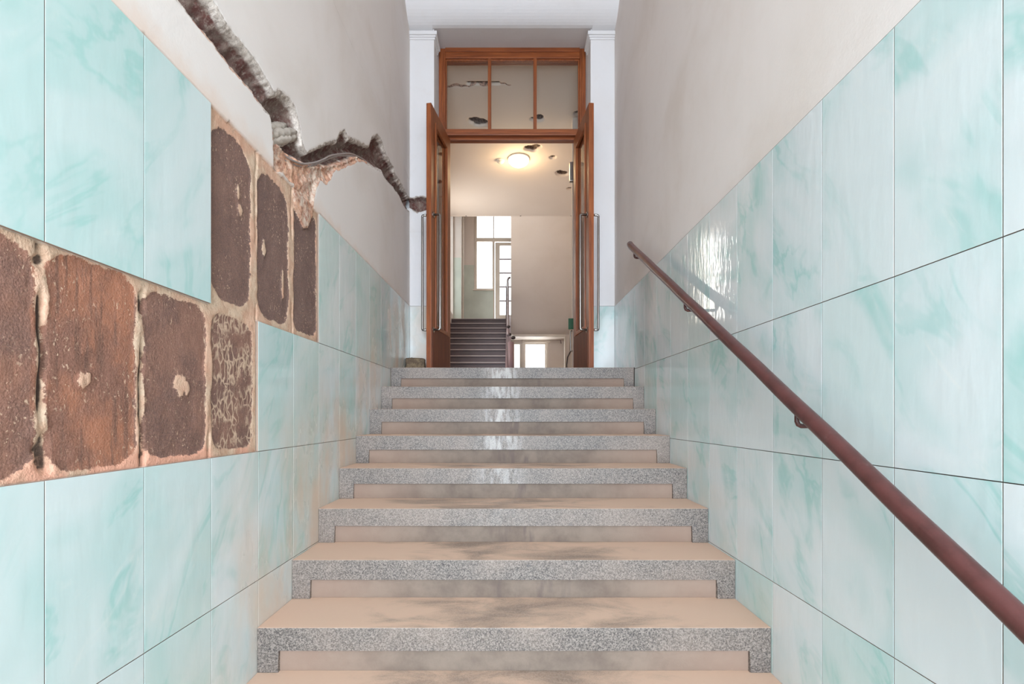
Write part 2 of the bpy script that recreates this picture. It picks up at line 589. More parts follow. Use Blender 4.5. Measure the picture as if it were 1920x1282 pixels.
# ------------------------------------------------------------------ dimensions
XL, XR = -0.958, 0.982
TREAD, RISE = 0.2995, 0.17
YW = 4.73            # face of the wall that holds the doors
YF = 5.05            # face of the oak door frame
HL = 0.396           # upper landing above the eye
HTOP = 4.2           # stair ceiling above the eye
LJ = [-0.42, -0.12, 0.17, 0.46, 0.745, 1.026, 1.304, 1.596, 1.892, 2.199, 2.49, 2.787, 3.084, 3.383, 3.682, 3.981, 4.28, 4.579, 4.73]
RJ = [-0.51, -0.21, 0.09, 0.39, 0.69, 0.997, 1.280, 1.576, 1.872, 2.167, 2.470, 2.768, 3.068, 3.367, 3.666, 3.965, 4.264, 4.563, 4.73]
YB = -3.2


def hj(row, y):             # height of the horizontal joints; the upper ones rise slightly
    if row == 4: return 1.000 + 0.015 * max(0, y - 1.3)
    if row == 3: return 0.360 + 0.009 * max(0, y - 1.3)
    return (-1.1, -0.617, -0.130)[row] if row >= 0 else -1.474


# ------------------------------------------------------------------ tile cladding


def tiles(name, tl, parent):
    """tl: list of (corner fn) quads; every tile a thin bevelled slab in one cladding mesh"""
    bm = bmesh.new()
    lay = bm.verts.layers.float_vector.new('tuv')
    lt = bm.verts.layers.float.new('tone')
    for (P, nrm, uv) in tl:                     # P four corners (Vector) in order, nrm outward, uv list
        r = (random.uniform(0, 40), random.uniform(0, 40), random.uniform(0, 9))
        tone = random.random() ** 2.2
        c = sum(P, Vector()) / 4
        ins = 0.0011
        sh = []
        for p in P:
            sh.append(p)
        def inset(k, depth):
            out = []
            n = len(P)
            for i in range(n):
                a = (P[i - 1] - P[i]).normalized(); b = (P[(i + 1) % n] - P[i]).normalized()
                out.append(P[i] + (a + b) * k + nrm * depth)
            return out
        rings = [inset(ins, -0.008), inset(ins, -0.0007), inset(ins + 0.0007, 0.0)]
        vr = []
        for k, ring in enumerate(rings):
            vv = []
            for i, q in enumerate(ring):
                v = bm.verts.new(q)
                v[lay] = (uv[i][0] + r[0], uv[i][1] + r[1], r[2])
                v[lt] = tone
                vv.append(v)
            vr.append(vv)
        for a, b in zip(vr, vr[1:]):
            for i in range(len(P)):
                j = (i + 1) % len(P)
                f = bm.faces.new((a[i], a[j], b[j], b[i]))
                if a is vr[0]: f.material_index = 1
        bm.faces.new(vr[-1])
    me = bpy.data.meshes.new(name)
    bmesh.ops.recalc_face_normals(bm, faces=bm.faces)
    bm.to_mesh(me); bm.free()
    me.materials.append(M['tile'])
    me.materials.append(M['tile_body'])
    o = bpy.data.objects.new(name, me)
    COL.objects.link(o)
    o.parent = parent
    return o


def side_tiles(x, sgn, J, missing):
    out = []
    for i in range(len(J) - 1):
        y0, y1 = J[i], J[i + 1]
        for row in range(-1, 4):
            if (row, i) in missing: continue
            z00, z01 = hj(row, y0), hj(row, y1)
            z10, z11 = hj(row + 1, y0), hj(row + 1, y1)
            if y0 > 3.95 and row == 3:
                z00 = z01 = HL
            elif y0 > 3.95: continue
            P = [Vector((x, y0, H(z00))), Vector((x, y1, H(z01))), Vector((x, y1, H(z11))), Vector((x, y0, H(z10)))]
            out.append((P, Vector((sgn, 0, 0)), [(y0, z00), (y1, z01), (y1, z11), (y0, z10)]))
    return out


# ------------------------------------------------------------------ left wall with the broken channel


def wl(px, py):     # a point of the photo on the left wall, as (distance, height above eye)
    return (F * -XL / (VX - px), (VY - py) / (VX - px) * -XL)


up = [(400, 0), (417, 28), (431, 50), (450, 75), (466, 94), (482, 115), (499, 143), (512, 168), (525, 170), (543, 180), (554, 199), (560, 220), (564, 243), (569, 269), (576, 284), (583, 281), (598, 272), (620, 264), (631, 261), (640, 246), (648, 242), (655, 257), (666, 259), (681, 268), (693, 272), (697, 257), (709, 250), (718, 266), (725, 290), (738, 312), (742, 325), (755, 347), (766, 368), (770, 370)]
lo = [(770, 399), (764, 395), (757, 386), (749, 368), (738, 353), (722, 336), (716, 322), (698, 314), (683, 305), (672, 298), (655, 305), (637, 312), (618, 318), (600, 318), (585, 316), (572, 313), (558, 305), (545, 298), (536, 290), (529, 282), (522, 275), (512, 262), (512, 241), (507, 218), (494, 204), (480, 185), (474, 174), (461, 161), (447, 146), (433, 130), (424, 115), (410, 100), (394, 76), (380, 60), (365, 42), (351, 23), (330, 0)]
chan = [(0.25, 1.335)] + [wl(*p) for p in up] + [wl(*p) for p in lo] + [(0.25, 1.18)]
spall_px = [(513, 250), (524, 270), (545, 292), (572, 306), (600, 312), (640, 306), (672, 292), (690, 303), (672, 303), (655, 311), (637, 320), (631, 318), (622, 333), (613, 348), (602, 338), (594, 351), (591, 372), (589, 388), (590, 402), (580, 425), (572, 428), (562, 404), (556, 396), (552, 345), (542, 340), (530, 324), (514, 316)]
spall = [wl(*p) for p in spall_px]
deeper = []

step = 0.006
ys = np.arange(0.25, YW + 0.02, step)
hs = np.arange(-0.20, 2.25, step)
Y, Hh = np.meshgrid(ys, hs, indexing='ij')
top = 1.0 + 0.015 * np.maximum(0, Y - 1.3)
mid = 0.36 + 0.009 * np.maximum(0, Y - 1.3)
bedrow = (Hh < mid) & (Hh > -0.13) & (Y < LJ[8])
bedtop = (Hh >= mid - 0.001) & (Hh < top) & (Y > LJ[7]) & (Y < LJ[10])
bed = bedrow | bedtop
tile_zone = (Hh < top) & ~bed
depth = np.zeros_like(Y)
depth[Hh < top] = 0.0095
pad = np.full_like(Y, -0.05)
hue = np.zeros_like(Y); web = np.zeros_like(Y)
pads = [(0.455, 0.735, -0.115, 0.345, .07, .3, 0), (0.755, 1.0185, -0.118, 0.350, .075, .55, 0), (1.040, 1.289, -0.120, 0.357, .065, 1.0, 0), (1.314, 1.583, -0.108, 0.345, .06, .35, 0), (1.614, 1.869, -0.105, 0.345, .055, .3, 1), (1.607, 1.857, 0.392, 0.975, .09, .12, 0), (1.906, 2.170, 0.392, 0.965, .085, .05, 0), (2.226, 2.480, 0.398, 0.98, .05, .0, 0)]
wob = fbm(Y, Hh, 14, 3, 5)
for (y0, y1, z0, z1, r, hu, wb) in pads:
    cx, cy = (y0 + y1) / 2, (z0 + z1) / 2
    qx = np.abs(Y - cx) - (y1 - y0) / 2 + r
    qy = np.abs(Hh - cy) - (z1 - z0) / 2 + r
    d = -(np.hypot(np.maximum(qx, 0), np.maximum(qy, 0)) + np.minimum(np.maximum(qx, qy), 0) - r)
    d = d + wob * 0.022
    near = d > -0.03
    pad = np.maximum(pad, d)
    hue[near] = hu; web[near] = wb
for (sy, sh, a_, b_) in ((1.462, 0.095, 0.026, 0.034), (1.492, 0.085, 0.012, 0.022), (1.128, 0.085, 0.010, 0.018), (1.145, 0.09, 0.008, 0.014), (1.775, 0.80, 0.008, 0.03), (1.785, 0.74, 0.016, 0.02), (1.96, 0.66, 0.014, 0.035), (2.12, 0.56, 0.012, 0.06)):
    q = (1 - np.hypot((Y - sy) / a_, (Hh - sh) / b_) + fbm(Y, Hh, 70, 3, 41) * 0.9) * 0.02
    pad = np.minimum(pad, -q)
relief = fbm(Y, Hh, 30, 4, 2)
bd = 0.010 + relief * 0.004 + sstep(-0.004, 0.006, pad) * 0.0035
gap = np.zeros_like(Y)
for k, j in enumerate((0.745, 1.026, 1.304, 1.596, 1.892, 2.199)):
    dd = np.abs(Y - j - 0.004 - 0.022 * fbm(Hh * 1.0, Hh * 0 + k, 7, 4, k))
    on = fbm(Hh * 1.0, Hh * 0 + k * 3.1, 5, 3, 20 + k) + (0.10 if k < 3 else 0.0)
    rowm = (bedrow if k < 4 else bedtop)
    g = np.clip(1 - dd / (0.011 if k in (1, 2) else 0.007), 0, 1) * sstep(0.0, 0.12, on) * rowm
    gap = np.maximum(gap, g)
# crumbly holes at the feet of two joints
for (gy, gh, ry, rh) in ((1.035, -0.075, 0.026, 0.050), (1.316, -0.095, 0.014, 0.03), (1.030, 0.325, 0.018, 0.022), (1.312, 0.30, 0.014, 0.04)):
    q = 1 - np.hypot((Y - gy) / ry, (Hh - gh) / rh) + fbm(Y, Hh, 60, 3, 9) * 0.8
    gap = np.maximum(gap, np.clip(q * 1.2, 0, 0.62) * bedrow)
bd = bd + gap * 0.018
depth = np.where(bed, bd, depth)
# plaster surface, very slightly uneven
pls = Hh >= top
depth = np.where(pls, fbm(Y, Hh, 3, 3, 7) * 0.004 + 0.0008, depth)
# channel
jag = fbm(Y, Hh, 22, 4, 1) * 0.028 + fbm(Y, Hh, 70, 2, 4) * 0.012
cs = sdf(Y, Hh, chan) + np.where(Y < 2.0, jag * 0.45, jag * 0.7)
ridge = 1 - np.abs(fbm(Y * 0.7 + Hh * 0.5, Hh * 1.4, 13, 4, 6)) * 2.6
cd = sstep(0.0, 0.030, cs) * 0.055 + sstep(0.02, 0.07, cs) * 0.035 - sstep(0.0, .02, cs) * 0.022 * ridge + sstep(0.004, .02, cs) * fbm(Y, Hh, 40, 3, 12) * 0.016
cd = np.where(cs > 0, np.maximum(cd, 0.004), 0)
ss = sdf(Y, Hh, spall) + jag * 0.6
sd = np.where(ss > 0, np.maximum(0.002, sstep(0, 0.02, ss) * (0.014 + fbm(Y, Hh, 18, 4, 8) * 0.026 + fbm(Y, Hh, 55, 3, 18) * 0.016)), 0)
# mortar skin left above the two dark pads
inb = (ss > 0)
brk = np.maximum(cs, ss)
below = (Hh < top + 0.004) & inb
depth = np.where(below, 0.006 - sd * 0.2 + relief * 0.006, depth)
depth = np.where((cs > 0) | (inb & ~below), np.maximum(depth, np.maximum(cd, sd)), depth)
deep = np.clip(cd / 0.06, 0, 1)
brick = np.where((ss > -0.01) & (cs < 0.02), 1.0, 0.0)
# orange chips along the lower lip near the camera
lip = (sstep(0.02, 0.0, cs) * (Hh < 1.21) * (Y < 1.95) * (fbm(Y, Hh, 6, 2, 31) > -0.02))
brick = np.maximum(brick, lip)
pink = sstep(-0.06, -0.125, Hh) * bedrow + 0.35
P = np.stack([XL - depth, Y, H(Hh)], -1)
wall_left = grid_mesh('wall_left', P, M['broken_wall'], {'pad': pad, 'bed': bed.astype(float), 'hue': hue, 'web': web, 'gap': gap, 'brk': brk, 'deep': deep, 'brick': brick, 'pink': pink})
struct(wall_left, 'left stair wall of white plaster with a hacked-out channel and bare mortar where tiles are missing')
bm = bmesh.new()
box(bm, XL - 0.16, XL, YB, YW + 0.25, H(2.245), H(HTOP))
box(bm, XL - 0.16, XL, YB, 0.252, H(0.98), H(2.25))
link('upper_plaster', bm, M['plaster'], wall_left)
bm = bmesh.new()
box(bm, XL - 0.16, XL - 0.0085, YB, YW, 0, H(-0.195))
box(bm, XL - 0.16, XL - 0.0085, YB, 0.252, H(-0.2), H(1.0))
box(bm, XL - 0.18, XL - 0.16, YB, YW + 0.25, 0, H(HTOP))
link('wall_core', bm, M['grout'], wall_left)
missing = {(2, i) for i in range(3, 8)} | {(3, 7), (3, 8), (3, 9)}
LJ2 = [YB, -2.2, -1.3, -0.71] + LJ
off = 4
missing = {(r, i + off) for r, i in missing}
tiles('tile_cladding', side_tiles(XL, 1, LJ2, missing), wall_left)

# right wall
bm = bmesh.new()
ystops = [YB, 1.3, YW + 0.25]
pts = [(YB, 1.0), (1.3, 1.0), (YW, hj(4, YW)), (YW + 0.25, hj(4, YW)), (YW + 0.25, HTOP), (YB, HTOP)]
prism(bm, [(a, H(b)) for a, b in pts], XR, XR + 0.15)
wall_right = link('wall_right', bm, M['plaster'])
struct(wall_right, 'right stair wall, white plaster above a pale turquoise tiled dado')
bm = bmesh.new()
box(bm, XR + 0.0085, XR + 0.15, YB, YW + 0.25, 0, H(0.99))
box(bm, XR + 0.15, XR + 0.18, YB, YW + 0.25, 0, H(HTOP))
link('wall_core', bm, M['grout'], wall_right)
RJ2 = [YB, -2.2, -1.3, -0.81] + RJ
tiles('tile_cladding', side_tiles(XR, -1, RJ2, set()), wall_right)

# ------------------------------------------------------------------ entrance side behind the camera, floor, ceiling
bm = bmesh.new()
box(bm, XL - 0.18, -0.80, YB - 0.2, YB, 0, H(HTOP))
box(bm, 0.85, XR + 0.18, YB - 0.2, YB, 0, H(HTOP))
box(bm, -0.80, 0.85, YB - 0.2, YB, H(2.75), H(HTOP))
struct(link('wall_entrance', bm, M['plaster']), 'wall around the open entrance at the foot of the stair')
bm = bmesh.new()
box(bm, XL - 0.18, XR + 0.18, YB - 3.0, 0.93, -0.12, 0)
struct(link('floor', bm, M['floor']), 'dusty floor at the foot of the stair')
bm = bmesh.new()
box(bm, XL - 0.18, XR + 0.18, YB - 0.2, YW + 0.3, H(HTOP), H(HTOP) + 0.15)
struct(link('ceiling', bm, M['white_plaster']), 'white plaster ceiling above the stair')

# ------------------------------------------------------------------ granite staircase
stair = empty('granite_staircase', (0, 0.98, 0))
tag(stair, 'wide speckled granite staircase between the tiled walls, covered in orange brick dust', 'staircase')
stair_parts = []
for k in range(11):
    zt = RISE * (k + 1)
    yf = 1.882 + TREAD * (k - 3)
    z0 = RISE * k
    bm = bmesh.new()
    y_end = yf + TREAD + 0.03 if k < 10 else yf + 0.30
    # slab with a recessed panel: front band, two side legs, body behind
    band = 0.083
    leg = 0.078
    chip = [random.uniform(-0.0006, 0.0006) for _ in range(3)]
    x0, x1 = XL + 0.001, XR - 0.001
    # front face outline as an inverted U
    o = [(x0, z0), (x0, zt), (x1, zt), (x1, z0), (x1 - leg, z0), (x1 - leg, zt - band), (x0 + leg, zt - band), (x0 + leg, z0)]
    rec = 0.022
    fv = [bm.verts.new((x, yf, z)) for x, z in o]
    bv = [bm.verts.new((x, yf + rec, z)) for x, z in o]
    bm.faces.new(fv)
    for i in range(8):
        j = (i + 1) % 8
        bm.faces.new((fv[i], bv[i], bv[j], fv[j]))
    es = [e for e in bm.edges if all(abs(v.co.y - yf) < 1e-6 for v in e.verts)]
    bmesh.ops.bevel(bm, geom=es, offset=0.0035, segments=2, affect='EDGES', profile=0.6)
    box(bm, x0, x1, yf + rec, y_end, z0 if k else 0.0, zt)
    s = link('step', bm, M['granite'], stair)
    s.matrix_parent_inverse = Matrix.Translation((0, -0.98, 0))
    bm = bmesh.new()
    box(bm, x0 + leg - 0.001, x1 - leg + 0.001, yf + rec - 0.004, yf + rec + 0.004, z0, zt - band + 0.001, 0.001, 1)
    r = link('riser_panel', bm, M['riser'], s)
    r['label'] = 'plain cement riser panel'
    r.matrix_parent_inverse = s.matrix_world.inverted() if False else Matrix.Identity(4)

# upper landing between the stair and the hall
bm = bmesh.new()
box(bm, XL - 0.0, XR, 3.9785 + 0.30, YW + 0.001, H(HL) - 0.15, H(HL))
box(bm, -1.60, 1.70, YW + 0.001, 8.6, H(HL) - 0.15, H(HL))
fl = link('floor_landing', bm, M['floor'])
struct(fl, 'stone landing at the top of the granite stair, running into the hall')

# ------------------------------------------------------------------ wall that holds the doors
XA, XB = -0.728, 0.755
# left pilaster with the end of the channel broken through it
ps = 0.006
us = np.arange(XL - 0.02, XA + 0.0001, ps)
us = np.append(us, XA)
vs_ = np.append(np.arange(1.75, 2.28, ps), 2.28)
U, V = np.meshgrid(us, vs_, indexing='ij')
hole = [(-1.1, 2.10), (-0.93, 2.085), (-0.86, 2.10), (-0.78, 2.085), (-0.70, 2.09), (-0.70, 1.99), (-0.77, 1.975), (-0.83, 1.955), (-0.88, 1.935), (-0.93, 1.95), (-0.96, 1.985), (-1.1, 2.0)]
hs_ = sdf(U, V, hole) + fbm(U, V, 40, 3, 3) * 0.03
hd = np.where(hs_ > 0, sstep(0, 0.03, hs_) * 0.075 + fbm(U, V, 30, 4, 15) * 0.03 * sstep(0, .02, hs_), 0)
hd = np.maximum(hd, 0)
zero = np.zeros_like(U)
Pp = np.stack([U, YW + hd, H(V)], -1)
bm = bmesh.new()
box(bm, XL - 0.16, XA, YW, YF + 0.25, H(1.0535), H(1.751))
box(bm, XL - 0.16, XA, YW + 0.12, YF + 0.25, H(1.75), H(2.281))
box(bm, XA - 0.01, XA, YW + 0.085, YW + 0.13, H(1.75), H(2.281))
box(bm, XL - 0.16, XA, YW, YF + 0.25, H(2.279), H(3.70))
box(bm, XL - 0.16, XA, YW + 0.0085, YF + 0.25, H(HL) - 0.1, H(1.0534))
wd = link('wall_door_side', bm, M['white_plaster'])
struct(wd, 'white pilasters and wall around the oak doorway')
o = grid_mesh('broken_face', Pp, M['broken_white'], {'pad': zero - 0.05, 'bed': zero, 'hue': zero, 'web': zero, 'gap': zero, 'brk': hs_, 'deep': np.clip(hd / 0.05, 0, 1) + 0.3 * (hd > 0.02), 'brick': zero, 'pink': zero}, parent=wd)
# reveal strip beside the broken face
bm = bmesh.new()
a = [bm.verts.new((XA, YW, H(1.75))), bm.verts.new((XA, YW + 0.12, H(1.75))), bm.verts.new((XA, YW + 0.12, H(1.95))), bm.verts.new((XA, YW, H(1.95)))]
bm.faces.new(a)
a = [bm.verts.new((XA, YW, H(2.11))), bm.verts.new((XA, YW + 0.12, H(2.11))), bm.verts.new((XA, YW + 0.12, H(2.281))), bm.verts.new((XA, YW, H(2.281)))]
bm.faces.new(a)
link('reveal_strip', bm, M['white_plaster'], wd)
bm = bmesh.new()
box(bm, XB, XR + 0.16, YW, YF + 0.25, H(1.0535), H(3.70))
box(bm, XB, XR + 0.16, YW + 0.0085, YF + 0.25, H(HL) - 0.1, H(1.0534))
link('pilaster', bm, M['white_plaster'], wd)
ht = 1.052
tiles('tile_cladding', [
    ([Vector((XL, YW, H(HL))), Vector((XA, YW, H(HL))), Vector((XA, YW, H(ht))), Vector((XL, YW, H(ht)))], Vector((0, -1, 0)), [(0, 0), (.23, 0), (.23, .65), (0, .65)]),
    ([Vector((XB, YW, H(HL))), Vector((XR, YW, H(HL))), Vector((XR, YW, H(ht))), Vector((XB, YW, H(ht)))], Vector((0, -1, 0)), [(0, 0), (.23, 0), (.23, .65), (0, .65)]),
    ([Vector((XA, YW + 0.001, H(HL))), Vector((XA, YF, H(HL))), Vector((XA, YF, H(ht))), Vector((XA, YW + 0.001, H(ht)))], Vector((1, 0, 0)), [(0, 0), (.3, 0), (.3, .65), (0, .65)]),
    ([Vector((XB, YW + 0.001, H(HL))), Vector((XB, YF, H(HL))), Vector((XB, YF, H(ht))), Vector((XB, YW + 0.001, H(ht)))], Vector((-1, 0, 0)), [(0, 0), (.3, 0), (.3, .65), (0, .65)]),
], wd)
# capitals
for nm, xa, xb, sx in (('trim_1', XL, XA, 1), ('trim_2', XB, XR, -1)):
    bm = bmesh.new()
    for (h0, h1, pr) in ((3.572, 3.590, 0.010), (3.590, 3.607, 0.018), (3.607, 3.640, 0.030)):
        if sx > 0: box(bm, xa, xb + pr, YW - pr, YW + 0.20, H(h0), H(h1), 0.003, 2)
        else: box(bm, xa - pr, xb, YW - pr, YW + 0.20, H(h0), H(h1), 0.003, 2)
    struct(link(nm, bm, M['white_plaster']), 'stepped white capital of the pilaster ' + ('left' if sx > 0 else 'right') + ' of the doorway')
# rounded lintel
bm = bmesh.new()


def lintel(x0, x1, hb):
    pr = [(YF + 0.25, hb + 0.062 if hb > 3.66 else hb), (YF + 0.0, hb + 0.062 if hb > 3.66 else hb)]
    cy, ch, r = 4.75, 3.95, 0.288
    pr.append((4.71 if hb > 3.66 else cy, hb))
    a0 = math.asin((hb - ch) / r) if abs((hb - ch) / r) < 1 else -HP
    for k in range(19):
        a = -HP + (HP) * k / 18
        yy, hh = cy - r * math.cos(-a - 0) * 1.0, ch + r * math.sin(a)
        if hh > hb + 0.002 and yy < 4.705: pr.append((yy, hh))
    pr += [(4.462, 4.0), (4.45, 4.08), (4.42, 4.14), (4.34, HTOP), (YF + 0.25, HTOP)]
    prism(bm, [(y, H(h)) for y, h in pr], x0, x1)


lintel(XL - 0.1, XA - 0.01, 3.655)
lintel(XA - 0.01, XB + 0.01, 3.669)
lintel(XB + 0.01, XR + 0.1, 3.655)
struct(link('trim_3', bm, M['white_plaster'], smooth=False), 'rounded white plaster lintel above the doorway')

# ------------------------------------------------------------------ oak frame and transom window
fr = empty('door_frame', (0, YF, H(HL)))
struct(fr, 'oak frame around the double door')
fr['category'] = 'door frame'


def part(name, bm, m, parent, smooth=False):
    o = link(name, bm, m, None, smooth)
    o.parent = parent
    bpy.context.view_layer.update()
    o.matrix_parent_inverse = parent.matrix_world.inverted()
    return o


bm = bmesh.new(); box(bm, XA + 0.001, -0.664, YF, YF + 0.11, H(HL) + 0.002, H(3.73), 0.004)
box(bm, XA + 0.001, -0.684, YF - 0.012, YF + 0.001, H(HL) + 0.002, H(3.72), 0.003)
part('jamb', bm, M['wood'], fr)
bm = bmesh.new(); box(bm, 0.695, XB - 0.001, YF, YF + 0.11, H(HL) + 0.002, H(3.73), 0.004)
box(bm, 0.715, XB - 0.001, YF - 0.012, YF + 0.001, H(HL) + 0.002, H(3.72), 0.003)
part('jamb', bm, M['wood'], fr)
bm = bmesh.new(); box(bm, -0.664, 0.695, YF + 0.002, YF + 0.11, H(3.632), H(3.731), 0.004)
box(bm, -0.664, 0.695, YF - 0.012, YF + 0.003, H(3.69), H(3.731), 0.003)
part('head_beam', bm, M['wood_h'], fr)
bm = bmesh.new(); box(bm, -0.664, 0.695, YF - 0.004, YF + 0.12, H(2.852), H(2.914), 0.004)
box(bm, -0.664, 0.695, YF + 0.045, YF + 0.11, H(2.828), H(2.853), 0.003)
part('transom_bar', bm, M['wood_h'], fr)

w1 = empty('window_1', (0.015, YF + 0.03, H(2.914)))
struct(w1, 'three-pane oak transom window above the double door')
for xc in ((917.8 - VX) / 185.3, (1003.4 - VX) / 185.3):
    bm = bmesh.new(); box(bm, xc - 0.0165, xc + 0.0165, YF + 0.004, YF + 0.07, H(2.913), H(3.633), 0.003)
    part('mullion', bm, M['wood'], w1)
bm = bmesh.new()
for a0, a1, b0, b1 in ((-0.664, -0.652, 2.914, 3.632), (0.683, 0.695, 2.914, 3.632), (-0.652, 0.683, 3.622, 3.633), (-0.652, 0.683, 2.913, 2.922)):
    box(bm, a0, a1, YF + 0.02, YF + 0.06, H(b0), H(b1), 0.002)
part('window_frame', bm, M['wood'], w1)
for a0, a1 in ((-0.655, -0.232), (-0.20, 0.229), (0.26, 0.687)):
    bm = bmesh.new(); box(bm, a0, a1, YF + 0.036, YF + 0.040, H(2.916), H(3.630))
    part('pane', bm, M['glass'], w1)

# ------------------------------------------------------------------ the two open door leaves


def leaf(name, hinge, free, sgn, label):
    """local frame: x along the leaf from free edge (0) to hinge (L), y thickness away from the opening, z up"""
    hx, hy = hinge; fx, fy = free
    L = math.hypot(hx - fx, hy - fy)
    ang = math.atan2(hy - fy, hx - fx)
    d = empty(name, (fx, fy, H(HL) + 0.004), ang)
    struct(d, label)
    bpy.context.view_layer.update()
    T = 0.046
    s = sgn                                     # +1 when the outer side is +y local
    HH = 2.80 - HL - 0.006
    def bx(bm, a0, a1, y0, y1, z0, z1, bev=0.003):
        ya, yb = sorted((y0 * s, y1 * s))
        box(bm, a0, a1, ya, yb, z0, z1, bev)
    def lk(n, bm, m, p=None, smooth=False):
        o = link(n, bm, m, p or d, smooth)
        return o
    g0, g1, z0, z1 = 0.135, L - 0.11, 0.42, HH - 0.13
    bm = bmesh.new()
    bx(bm, 0, g0, 0, T, 0, HH)
    bx(bm, g1, L, 0, T, 0, HH)
    bx(bm, g0 - .001, g1 + .001, 0, T, z1, HH)
    bx(bm, g0 - .001, g1 + .001, 0, T, 0, 0.06)
    lk('leaf_frame', bm, M['wood'])
    bm = bmesh.new()
    for yy0, yy1 in ((-0.008, 0.014), (T - 0.014, T + 0.008)):
        bx(bm, g0 - 0.018, g0 + 0.018, yy0, yy1, z0 - 0.018, z1 + 0.018, 0.004)
        bx(bm, g1 - 0.018, g1 + 0.018, yy0, yy1, z0 - 0.018, z1 + 0.018, 0.004)
        bx(bm, g0 + 0.018, g1 - 0.018, yy0, yy1, z1 - 0.018, z1 + 0.018, 0.004)
        bx(bm, g0 + 0.018, g1 - 0.018, yy0, yy1, z0 - 0.018, z0 + 0.018, 0.004)
    lk('glazing_bead', bm, M['wood'])
    bm = bmesh.new()
    bx(bm, g0 - 0.10, g1 + 0.08, -0.003, T + 0.003, 0.01, z0 - 0.016, 0.002)
    k = lk('kick_panel', bm, M['wood_dark']); k['label'] = 'plain brown lower panel'
    bm = bmesh.new()
    bx(bm, g0, g1, T / 2 - 0.003, T / 2 + 0.003, z0, z1, 0)
    lk('pane', bm, M['glass'])
    # pull handles on both faces
    ha, hb = 0.388, 1.425
    for side in (0, 1):
        bm = bmesh.new()
        y_in, y_out = (0.0, -0.062) if side == 0 else (T, T + 0.058)
        xx = 0.062
        r = 0.0105
        y_in *= s; y_out *= s
        e = 0.012
        sg = 1 if y_out > y_in else -1
        pts = [(xx, y_in, ha), (xx, y_out - sg * e, ha), (xx, y_out - sg * e * .3, ha + e * .3), (xx, y_out, ha + e), (xx, y_out, hb - e), (xx, y_out - sg * e * .3, hb - e * .3), (xx, y_out - sg * e, hb), (xx, y_in, hb)]
        tube(bm, pts, r, 14)
        hnd = lk('pull_handle', bm, M['steel'], None, True)
        hnd['label'] = 'long brushed steel D-shaped pull handle'
        for zz in (ha, hb):
            bm = bmesh.new()
            mt = Matrix.Translation((xx, y_in, zz)) @ Matrix.Rotation(-HP * sg, 4, 'X')
            lathe(bm, [(0, 0), (0.026, 0), (0.026, 0.004), (0.022, 0.007), (0.0, 0.007)], 24, mt)
            lk('rose', bm, M['steel'], hnd)
    # hinges at the jamb
    for zz in (0.25, 1.2, 2.15):
        bm = bmesh.new()
        tube(bm, [(L + 0.004, T * s * 0.5, zz - 0.05), (L + 0.004, T * s * 0.5, zz + 0.05)], 0.008, 10)
        lk('hinge', bm, M['steel'], None, True)
    return d


leaf('door_1', (-0.612, 5.046), (-0.709, 4.44), 1, 'open oak door leaf left of the passage, with long glass pane and steel pull handles')
leaf('door_2', (0.632, 5.046), (0.693, 4.44), -1, 'open oak door leaf right of the passage, with long glass pane and steel pull handles')

# ------------------------------------------------------------------ handrail
XH = 0.900


def rail_pt(y):
    return Vector((XH, y, H(1.31 - 0.5745 * (3.79 - y))))


hr = empty('handrail', tuple(rail_pt(1.57)))
tag(hr, 'worn dark red-brown pipe handrail running up the right tiled wall', 'handrail')
bm = bmesh.new()
pts = [rail_pt(y) for y in np.linspace(-0.2, 3.74, 40)]
pts = [p + Vector((0, 0, 0.0012 * math.sin(i * 1.3))) for i, p in enumerate(pts)]
e = rail_pt(3.79)
pts += [e + Vector((0, -0.015, -0.004)), e + Vector((0.004, 0.0, -0.004)), e + Vector((0.006, 0.005, -0.012))]
rs = [0.0235] * 40 + [0.0232, 0.019, 0.008]
tube(bm, pts, rs, 20)
part('rail', bm, M['rail'], hr, True)
for yb in (0.53, 1.571, 2.58, 3.64):
    bm = bmesh.new()
    p = rail_pt(yb) + Vector((0, 0, -0.018))
    q = [p, p + Vector((0, 0, -0.030)), p + Vector((0.004, 0, -0.040)), p + Vector((0.014, 0, -0.045)), p + Vector((XR - XH - 0.001, 0, -0.045))]
    tube(bm, q, 0.0075, 10)
    b = part('bracket', bm, M['rail'], hr, True)

# ------------------------------------------------------------------ loose brick on the landing
bm = bmesh.new()
bmesh.ops.create_cube(bm, size=1)
bmesh.ops.subdivide_edges(bm, edges=bm.edges, cuts=9, use_grid_fill=True)
from mathutils import noise as mn
for v in bm.verts:
    c = v.co.copy()
    k = Vector((abs(c.x), abs(c.y), abs(c.z))) * 2
    rr = 0.94 if sum(1 for t in k if t > 0.9) >= 2 else 1.0
    v.co = Vector((c.x * 0.168 * (rr if k.z > .9 or k.y > .9 else 1), c.y * 0.085, c.z * 0.14 * rr))
    v.co += Vector(mn.noise_vector(c * 5)) * 0.006 + Vector(mn.noise_vector(c * 14 + Vector((3, 1, 2)))) * 0.003
bk = link('brick', bm, M['brick'], None, True)
bk.location = (-0.868, 4.55, H(HL) + 0.070)
bk.rotation_euler = (0, 0, 0.06)
tag(bk, 'loose brown brick on the top landing beside the left tiled wall', 'brick')

# ------------------------------------------------------------------ cables in the channel


